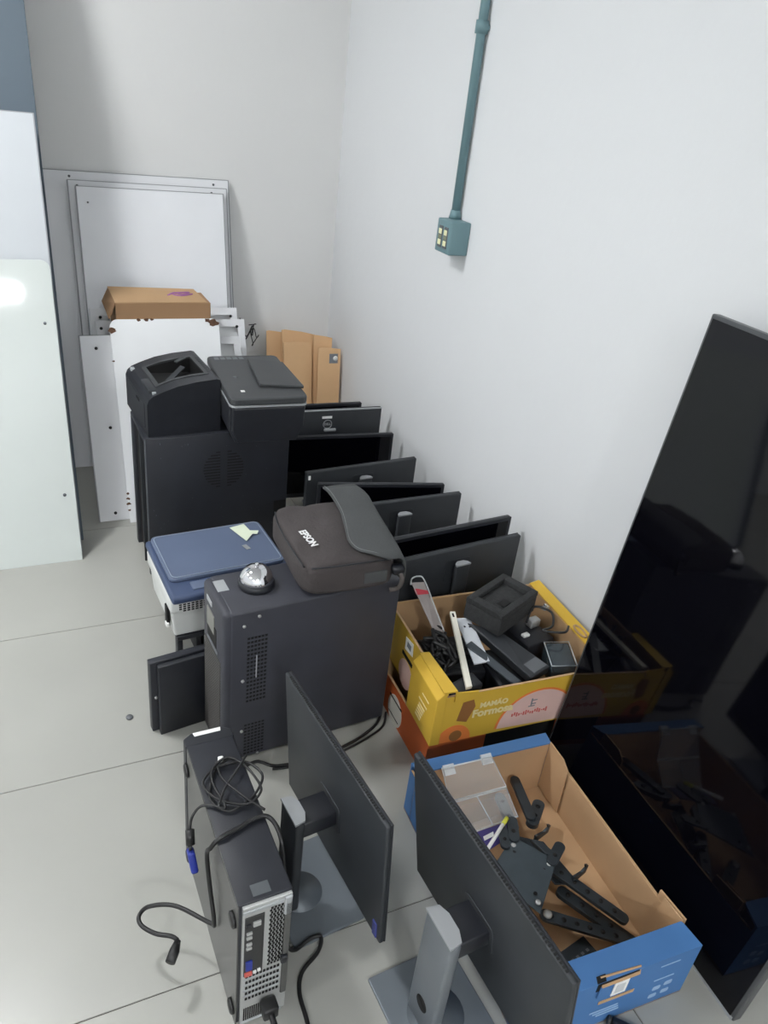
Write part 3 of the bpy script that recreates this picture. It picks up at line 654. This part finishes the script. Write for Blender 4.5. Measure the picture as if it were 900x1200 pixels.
# orange carton below
t = thing('orange_carton', 'orange printed carton under the yellow papaya carton', 'carton', (.84, 1.215, 0), (0, 0, D(-1.5)))
P = carton(t, .44, .34, .118, .006, m_org, m_card)
MB().box((.0, -.004, .098), (.17, .006, .118), .002, 1).build('front_flap', m_org, t)
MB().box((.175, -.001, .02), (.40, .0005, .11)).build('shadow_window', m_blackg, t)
MB().prism([(.20 + .045 * math.cos(D(a)), .045 + .05 * math.sin(D(a))) for a in range(0, 360, 15)], 'x', -.0012, .0003).build('white_emblem', mat('emblem_grey', (200, 196, 186), .7), P['left_wall'])
MB().box((-.0015, .16, .075), (.0003, .24, .081)).build('hand_slot', m_blackg, P['left_wall'])
MB().box((-.0015, .17, .02), (.0003, .235, .024)).build('print_line', m_blackg, P['left_wall'])
# yellow carton
t = thing('yellow_carton', 'yellow papaya carton full of black parts stacked on the orange carton', 'carton', (.862, 1.202, .1195), (0, 0, D(-3.4)))
YWd, YD, YH = .465, .385, .174
P = carton(t, YWd, YD, YH, .006, m_yel, m_card, {'front_wall': .156, 'left_wall': .166})
# reinforced left end: folded-over corner
MB().prism([(-.028, .0), (.0, .0), (.0, YH + .002), (-.006, YH + .002), (-.028, YH - .02)], 'y', -.003, .155).build('folded_end', m_yel, t, bev=.002)
MB().slab([(-.012, -.003, YH + .004), (.026, -.003, YH + .002), (.016, .155, YH + .002), (-.012, .155, YH + .004)], .004).build('end_flap', m_yel, t)
MB().slab([(.02, -.004, YH), (.085, -.004, YH - .006), (.078, -.004, YH - .03), (.02, -.004, YH - .03)], .003).build('corner_tab', m_yel, t)
MB().slab([(YWd - .004, .06, YH + .004), (YWd + .028, .055, YH + .012), (YWd + .024, YD, YH + .012), (YWd - .008, YD, YH + .004)], .004).build('side_flap', m_yel, t)
MB().tube([Vector((YWd + .008 + .010 * math.cos(2 * PI * k / 20), .13 + .028 * math.sin(2 * PI * k / 20), YH + .0095)) for k in range(20)], .003, 6, True).build('hand_hole_edge', m_card, t)
fw = P['front_wall']
# printed front: orange fruit, pink label, lettering
MB().prism([(.285 + .125 * math.cos(D(a)), .003 + .125 * math.sin(D(a))) for a in range(0, 181, 8)], 'y', -.0007, .0002).build('printed_label_border', m_orl, fw)
MB().prism([(.285 + .118 * math.cos(D(a)), .003 + .119 * math.sin(D(a))) for a in range(0, 181, 8)], 'y', -.0012, .0002).build('printed_label', m_pink, fw)
MB().prism([(.04 + .05 * math.cos(D(a)), .0 + .055 * math.sin(D(a))) for a in range(0, 181, 10)], 'y', -.0007, .0002).build('printed_fruit', m_orl, fw)
MB().prism([(.045 + .018 * math.cos(D(a)), .018 + .018 * math.sin(D(a))) for a in range(0, 360, 20)], 'y', -.0012, .0002).build('printed_seed', m_brn, fw)
MB().prism([(.04, .07), (.07, .06), (.088, .11), (.08, .134), (.05, .13)], 'y', -.0007, .0002).build('printed_fruit', m_brn, fw)
FX = lambda x, z: frame((x, -.0015, z), (1, 0, 0), (0, 0, 1))
text('lettering', 'MAMÃO', .022, m_cream, fw, FX(.142, .109), .0012); text('lettering', 'Formosa', .034, m_cream, fw, FX(.143, .083), .0014)
b = MB()
for k in range(16): x = .205 + k * .007; b.box((x, -.0018, .046 + .003 * math.sin(k * 2)), (x + .0045, -.001, .056 + .004 * math.sin(k * 1.3)))
b.build('label_script', m_red, fw)
b = MB()
for a, c in (((.258, .074), (.262, .098)), ((.262, .078), (.274, .081)), ((.252, .070), (.272, .073)), ((.262, .09), (.276, .093))): b.box((a[0], -.0018, a[1]), (c[0], -.001, c[1]))
b.build('label_emblem', m_ink, fw)
# left end print
lw = P['left_wall']
MB().box((-.029, .035, .11), (-.0278, .075, .114)).build('print_line', m_cream, t)
MB().box((-.029, .04, .085), (-.0278, .09, .089)).build('print_line', m_cream, t)
for r in range(5): MB().box((-.029, .05 + .004 * r, .068 - r * .011), (-.0278, .085 + .003 * r, .074 - r * .011)).build('print_line', m_cream, t)
MB().slab([(-.0012, .215, .155), (-.0012, .265, .145), (-.0012, .262, .105), (-.0012, .21, .115)], .0008).build('white_sticker', m_paper, lw)
MB().box((-.0018, .225, .122), (-.0011, .250, .14)).build('sticker_print', m_ink, lw)
MB().box((-.0012, .205, .08), (.0003, .275, .092)).build('hand_slot', m_blackg, lw)
MB().prism([(.24 + .045 * math.cos(D(a)), .03 + .045 * math.sin(D(a))) for a in range(0, 360, 20)], 'x', -.0008, .0003).build('printed_label', m_pink, lw)

# contents of the yellow carton
YO = (.028, .035, -.034)
t = thing('foam_block', 'black foam packing block with a rectangular recess on the yellow carton', 'foam block', (1.098, 1.350, .300), (0, 0, D(24.5)))
MB().box((0, 0, 0), (.186, .122, .054), .004).build('base_foam', m_foam, t)
for a, c in (((0, 0, .054), (.186, .020, .07)), ((0, .102, .054), (.186, .122, .07)), ((0, .020, .054), (.028, .102, .07)), ((.160, .020, .054), (.186, .102, .07))): MB().box(a, c, .002).build('rim', m_foam, t)
MB().box((.060, .032, .054), (.096, .056, .0556)).build('slot', m_blackg, t)
t = thing('black_bar', 'long black plastic bar lying diagonally across the yellow carton', 'bar')
MB().slab([(1.125, 1.372, .297), (1.198, 1.232, .270), (1.118, 1.206, .270), (1.050, 1.440, .297)], .04).build('shell', m_dark, t, bev=.005)
MB().slab([(1.172, 1.270, .2785), (1.190, 1.238, .2722), (1.136, 1.220, .2722), (1.123, 1.252, .2785)], .0015).build('worn_patch', m_greyp, t)
t = thing('white_strip', 'long cream-white metal strip leaning in the yellow carton', 'metal strip')
MB().slab([(1.007, 1.469, .322), (1.022, 1.465, .322), (.942, 1.216, .282), (.924, 1.215, .282)], .010).build('strip', mat('cream_metal', (226, 222, 208), .5), t, bev=.001)
MB().slab([(1.008, 1.460, .3217), (1.013, 1.459, .3217), (1.010, 1.446, .3197), (1.005, 1.447, .3197)], .001).build('slot', m_blackg, t)
t = thing('white_plate', 'white metal plate with two screw holes beside the long white strip', 'metal plate')
MB().slab([(1.032, 1.470, .292), (1.072, 1.462, .292), (1.045, 1.298, .272), (.998, 1.300, .272)], .004).build('plate', mat('plate_white', (208, 212, 218), .45), t)
for x, y in ((1.038, 1.43), (1.052, 1.425)): MB().slab([(x, y, .2885), (x + .005, y, .2885), (x + .005, y + .006, .289), (x, y + .006, .289)], .001).build('hole', m_blackg, t)
t = thing('grey_bracket', 'dark grey flat bracket arm lying under the long black bar', 'bracket')
MB().slab([(1.005, 1.365, .285), (1.030, 1.375, .285), (1.100, 1.218, .255), (1.074, 1.212, .255)], .006).build('arm', mat('bracket_grey', (66, 72, 78), .45), t, bev=.002)
t = thing('blister_pack', 'empty clear blister pack with red stripe standing up in the yellow carton', 'packaging', YO)
MB().slab([(.866, 1.476, .445), (.902, 1.470, .445), (.952, 1.405, .31), (.922, 1.398, .31)], .002).build('backing_card', mat('card_grey', (150, 142, 140), .5), t)
MB().slab([(.872, 1.468, .429), (.908, 1.463, .429), (.914, 1.454, .414), (.878, 1.459, .414)], .0035).build('red_stripe', mat('stripe_red', (190, 50, 66), .5), t)
MB().tube(cr([(.864, 1.474, .44), (.868, 1.48, .455), (.886, 1.48, .46), (.903, 1.472, .45), (.93, 1.435, .375), (.953, 1.403, .31)], 6), .0022, 6).build('clear_edge', m_frost, t)
t = thing('cable_bundle', 'bundle of black cables heaped in the back left of the yellow carton', 'cables', YO)
for k in range(9):
    q = [(random.uniform(.88, .95), random.uniform(1.28, 1.43), random.uniform(.27, .33)) for _ in range(7)]
    MB().tube(cr(q, 6), .005, 8).build('cable', m_cable, t)
t = thing('power_adapter', 'black power adapter half buried at the front of the yellow carton', 'adapter', (.90, 1.225, .165), (D(10), D(-8), D(12)))
MB().box((0, 0, 0), (.10, .05, .09), .008).build('shell', m_black, t); MB().box((.02, .01, .09), (.08, .04, .0905)).build('label', m_dark, t)
t = thing('black_tray', 'shallow black plastic tray lying low in the front of the yellow carton', 'tray', (1.06, 1.222, .13), (0, 0, D(-4)))
MB().box((0, 0, 0), (.11, .18, .088), .006).build('shell', m_black, t); MB().box((.01, .01, .088), (.10, .17, .0885)).build('inset', m_dark, t)
t = thing('router_box', 'black plastic device lying under the parts in the yellow carton', 'device', (.90, 1.34, .15), (0, 0, D(-8)))
MB().box((0, 0, 0), (.16, .16, .07), .008).build('shell', m_black, t)
for k in range(5): MB().box((.02, .02 + k * .025, .07), (.14, .028 + k * .025, .0715)).build('rib', m_dark, t)
t = thing('drive_caddy', 'black bracket with silver connector behind the foam block in the carton', 'bracket', (1.20, 1.335, .155), (0, 0, D(8)))
MB().box((0, 0, 0), (.10, .16, .10), .006).build('shell', m_black, t); MB().box((.06, .06, .10), (.095, .085, .125), .003).build('connector', m_steel, t); MB().box((.012, .035, .10), (.035, .05, .108), .002).build('white_plug', m_paper, t)
t = thing('clear_case', 'clear smoke-tinted plastic case at the right end of the yellow carton', 'case', (1.205, 1.232, .20), (D(6), D(-4), D(-20)))
m_smoke = mat('smoke_plastic', (60, 70, 76), .15, alpha=.75)
MB().box((0, 0, 0), (.07, .09, .075), .006).build('shell', m_smoke, t)
MB().tube([(0, 0, .076), (.07, 0, .076), (.07, .09, .076), (0, .09, .076)], .002, 6, True).build('rim', m_frost, t)
t = thing('small_cable', 'thin black cable looped over the parts at the right of the carton', 'cable', (.075, .045, -.01))
MB().tube(cr([(1.13, 1.33, .32), (1.17, 1.36, .345), (1.21, 1.33, .34), (1.19, 1.29, .325), (1.15, 1.28, .325), (1.20, 1.25, .33), (1.24, 1.28, .32)], 8), .0035, 8).build('cord', m_cable, t)
t = thing('metal_latch', 'bright metal latch piece at the right of the foam block', 'latch', (1.285, 1.40, .315), (0, D(20), D(30)))
MB().box((0, 0, 0), (.03, .014, .012), .002).build('plate', m_steel, t); MB().tube([(.006, .007, .012), (.006, .007, .02)], .005, 10).build('pin', m_chrome, t)

# ------------------------------------------------------------------ blue carton
t = thing('blue_carton', 'blue printed carton tray holding television mount parts', 'carton', (.716, .541, 0), (0, 0, D(-2.9)))
w, d, h, th = .383, .594, .159, .005
MB().box((0, 0, 0), (w, d, th)).build('bottom', m_cardi, t)
# hollow end walls
fw = MB().box((0, 0, 0), (w, th, h)).build('front_wall', m_blu, t)
MB().slab([(0, 0, h + .0005), (w, 0, h + .0005), (w - .012, .052, h + .008), (.0, .052, h + .008)], .004).build('front_rim', m_blu, t)
MB().box((.0, .046, th), (w - .014, .05, h + .004)).build('front_liner', m_cardi, t)
bw = MB().box((0, d - th, 0), (w, d, h)).build('back_wall', m_blu, t)
MB().slab([(0, d, h + .0005), (w, d, h + .0005), (w - .01, d - .04, h + .008), (0, d - .04, h + .008)], .004).build('back_rim', m_blu, t)
MB().box((0, d - .038, th), (w - .012, d - .034, h + .004)).build('back_liner', m_cardi, t)
for nm, x in (('left_wall', 0), ('right_wall', w - th)):
    sw = MB().box((x, th, 0), (x + th, d - th, h - .02)).build(nm, m_blu, t)
    xi = th if x == 0 else w - th - .0015
    MB().box((xi, .05, th), (xi + .0015, d - .038, h - .02)).build('liner', m_cardi, sw)
    MB().box((x, th, h - .02), (x + th, d - th, h - .019)).build('cut_edge', m_card, sw)
MB().slab([(w - .006, .05, h + .012), (w - .006, .125, h + .004), (w - .006, .13, .02), (w - .006, .05, .02)], .004).build('corner_flap', m_cardi, t)
MB().prism([(.05, .01), (.12, .01), (.105, h + .008), (.05, h + .012)], 'x', w - .013, w - .010).build('corner_flap', m_cardi, t)
MB().prism([(d - .04, .01), (d - .13, .01), (d - .125, h - .005), (d - .10, h + .010), (d - .04, h + .010)], 'x', w - .013, w - .010).build('corner_flap', m_cardi, t)
# hand slots and prints on the front
MB().box((.132, -.0012, .135), (.228, .0003, .1585)).build('hand_slot', m_blackg, fw); MB().box((.138, -.004, .112), (.225, -.0008, .150), .002, 1).build('slot_flap', m_blu, fw); MB().slab([(.130, .0, .1603), (.150, .0, .1603), (.155, .012, .1625), (.134, .012, .1625)], .0008).build('hand_slot', m_blackg, fw)
MB().slab([(.142, .009, .1635), (.234, .004, .1625), (.228, -.005, .150), (.140, -.005, .150)], .004).build('torn_edge', m_card, fw)
MB().box((.152, -.0012, .081), (.236, .0003, .090)).build('lower_slot', m_card, fw)
MB().box((.170, -.0055, .108), (.204, -.0038, .150)).build('label', m_paper, fw, label='white printed label'); MB().box((.177, -.0062, .116), (.197, -.0053, .142)).build('label_print', mat('print_pale_grey', (205, 207, 210), .7), fw)
for k in range(3): MB().box((.14 + .010 * k, -.0008, .052 - .009 * k), (.208 + .003 * k, .0002, .056 - .009 * k)).build('print_line', m_blul, fw)
MB().box((.288, -.0008, .133), (.336, .0002, .136)).build('print_line', m_blul, fw); MB().box((.286, -.0008, .086), (.336, .0002, .089)).build('print_line', m_blul, fw)
for x, z in ((.32, .055), (.292, .050), (.32, .027), (.29, .024)): MB().prism(rrect(x, z, x + .020, z + .013, .004, 3), 'y', -.0008, .0002).build('print_icon', m_blul, fw)

# contents of the blue carton: clear organiser and mount parts
t = thing('clear_organizer', 'clear plastic organizer box with open lid in the blue carton', 'organizer')
MB().slab([(.795, 1.075, .185), (.930, 1.068, .185), (.955, 1.02, .125), (.800, 1.025, .125)], .0025).build('lid', m_clear, t)
MB().tube([(.795, 1.075, .185), (.930, 1.068, .185), (.955, 1.02, .125), (.800, 1.025, .125)], .0022, 6, True).build('lid_edge', m_frost, t)
MB().slab([(.800, 1.022, .122), (.955, 1.018, .122), (.959, .960, .085), (.828, .957, .085)], .0025).build('tray_top', m_clear, t)
MB().tube([(.800, 1.022, .122), (.955, 1.018, .122), (.959, .960, .085), (.828, .957, .085)], .002, 6, True).build('tray_rim', m_frost, t)
MB().tube([(.872, 1.02, .122), (.888, .959, .085)], .0014, 6).build('divider', m_frost, t)
MB().box((.81, .962, .03), (.955, 1.015, .033)).build('tray_bottom', m_clear, t)
for x in (.80, .905): MB().slab([(x, 1.08, .188), (x + .028, 1.079, .188), (x + .028, 1.060, .172), (x, 1.061, .172)], .006).build('hinge_clip', m_frost, t)
t = thing('printed_card', 'purple printed card under the front edge of the clear organizer', 'card')
MB().slab([(.829, .955, .084), (.940, .957, .084), (.925, .925, .078), (.818, .900, .078)], .002).build('card', mat('purple_print', (66, 58, 120), .5), t)
MB().slab([(.850, .940, .0832), (.880, .944, .0834), (.876, .934, .082), (.848, .930, .082)], .001).build('print', m_paper, t)
t = thing('marker_pen', 'white pen with yellow-green cap beside the clear organizer', 'pen')
MB().tube([(.825, .890, .108), (.895, .935, .112)], .0045, 12).build('barrel', m_paper, t); MB().tube([(.895, .935, .112), (.914, .947, .113)], .0052, 12).build('cap', mat('lime', (205, 205, 70), .5), t)

def bar(t, name, a, b, w, th, holes=0, m=None):
    a = Vector(a); b = Vector(b); L = (b - a).length; Mx = frame(a, b - a, (Vector((0, 0, 1)).cross(b - a)))
    o = MB().prism(rrect(-w / 2, -w / 2, L + w / 2, w / 2, w * .48), 'z', 0, th, Mx).build(name, m or m_mount, t, bev=.001)
    for k in range(holes):
        x = L * (k + .35) / holes
        MB().tube([(x, 0, th - .0005), (x, 0, th + .0008)], w * .2, 12, M=Mx).build('hole', m_blackg, o)
    return o
t = thing('mount_plate', 'dark steel television mount with square plate and hooked arms in the blue carton', 'bracket')
MB().slab([(.905, .905, .104), (.966, .815, .104), (.862, .725, .094), (.806, .845, .094)], .004).build('plate', m_mplate, t, bev=.001)
for x, y in ((.895, .885), (.945, .815), (.868, .745), (.822, .845)): MB().lathe([(.0065, 0), (.0065, .002), (.004, .004), (.001, .0042)], 14, Matrix.Translation((x, y, .1)) ).build('bolt', m_steel, t)
for x, y in ((.888, .87), (.93, .81), (.875, .765)): MB().lathe([(.004, 0), (.004, .003), (.001, .003)], 10, Matrix.Translation((x, y, .0985))).build('hole', m_blackg, t)
MB().slab([(.925, .925, .075), (.985, .885, .075), (1.01, .77, .06), (.955, .79, .06)], .005).build('lower_plate', m_mount, t, bev=.001)
for x, y in ((.998, .892), (1.018, .772)):
    MB().prism([(0, 0), (.045, .0), (.050, .022), (.040, .030), (.044, .016), (.030, .012), (.0, .022)], 'y', -.003, .003, frame((x - .035, y, .075), (1, .25, .1), (-.25, 1, 0))).build('hook', m_mount, t)
MB().slab([(.935, .88, .112), (.955, .868, .112), (.975, .825, .108), (.95, .835, .108)], .012).build('raised_rib', m_mount, t, bev=.002)
bar(t, 'tongue', (.955, .818, .102), (.992, .842, .102), .026, .006, 1)
bar(t, 'tongue', (.905, .9, .10), (.925, .94, .10), .026, .008, 1); bar(t, 'tongue', (.875, .89, .10), (.89, .925, .10), .022, .008, 1)
t = thing('steel_bracket', 'long perforated steel arm with rounded end nearest the right wall of the blue carton', 'bracket', group='perforated mount arms in the blue carton'); bar(t, 'arm', (.962, .805, .078), (1.046, .668, .058), .026, .010, 5)
t = thing('steel_bracket', 'perforated steel arm lying below its longer mate towards the blue front wall', 'bracket', group='perforated mount arms in the blue carton'); bar(t, 'arm', (.968, .775, .036), (1.058, .628, .018), .028, .012, 5)
t = thing('steel_bracket', 'perforated steel arm with a big pivot bolt crossing in front of the mount plate', 'bracket', group='perforated mount arms in the blue carton'); bar(t, 'arm', (.894, .736, .050), (1.035, .640, .032), .028, .008, 6)
MB().lathe([(.010, 0), (.010, .004), (.006, .007), (.001, .0072)], 18, Matrix.Translation((.896, .735, .058))).build('pivot_bolt', m_steel, t)
t = thing('steel_bracket', 'dark upright steel arm standing behind the clear organizer', 'bracket', group='perforated mount arms in the blue carton'); bar(t, 'arm', (1.016, 1.060, .075), (.985, .945, .085), .024, .010, 0)
t = thing('steel_bracket', 'short grey arm seen through the clear organizer', 'bracket', group='perforated mount arms in the blue carton'); bar(t, 'arm', (.968, 1.045, .045), (.945, .95, .055), .026, .012, 2, m_greyp)
t = thing('steel_bracket', 'short stubby arm beside the top of the mount plate', 'bracket', group='perforated mount arms in the blue carton'); bar(t, 'arm', (1.030, .975, .07), (.985, .935, .075), .030, .014, 2)
t = thing('perforated_strip', 'flat black perforated plate lying at the front of the blue carton', 'plate', (.90, .655, .007), (0, 0, D(10)))
MB().box((-.03, -.045, 0), (.075, .02, .006), .001, 1).build('plate', m_mount, t)
for r in range(2):
    for c in range(6): MB().box((-.02 + c * .015, -.03 + r * .02, .006), (-.013 + c * .015, -.024 + r * .02, .0065)).build('hole', m_greyp, t)
t = thing('black_wand', 'black plastic stick lying on the floor in front of the blue carton', 'stick')
MB().tube([(.915, .5205, .012), (.945, .492, .011), (.985, .455, .010)], [.010, .009, .008], 10).build('rod', m_black, t)
MB().lathe([(.0105, 0), (.0105, .006), (.004, .007)], 12, frame((.912, .523, .012), (0, 0, 1), (.72, .69, 0))).build('end_cap', m_dark, t)
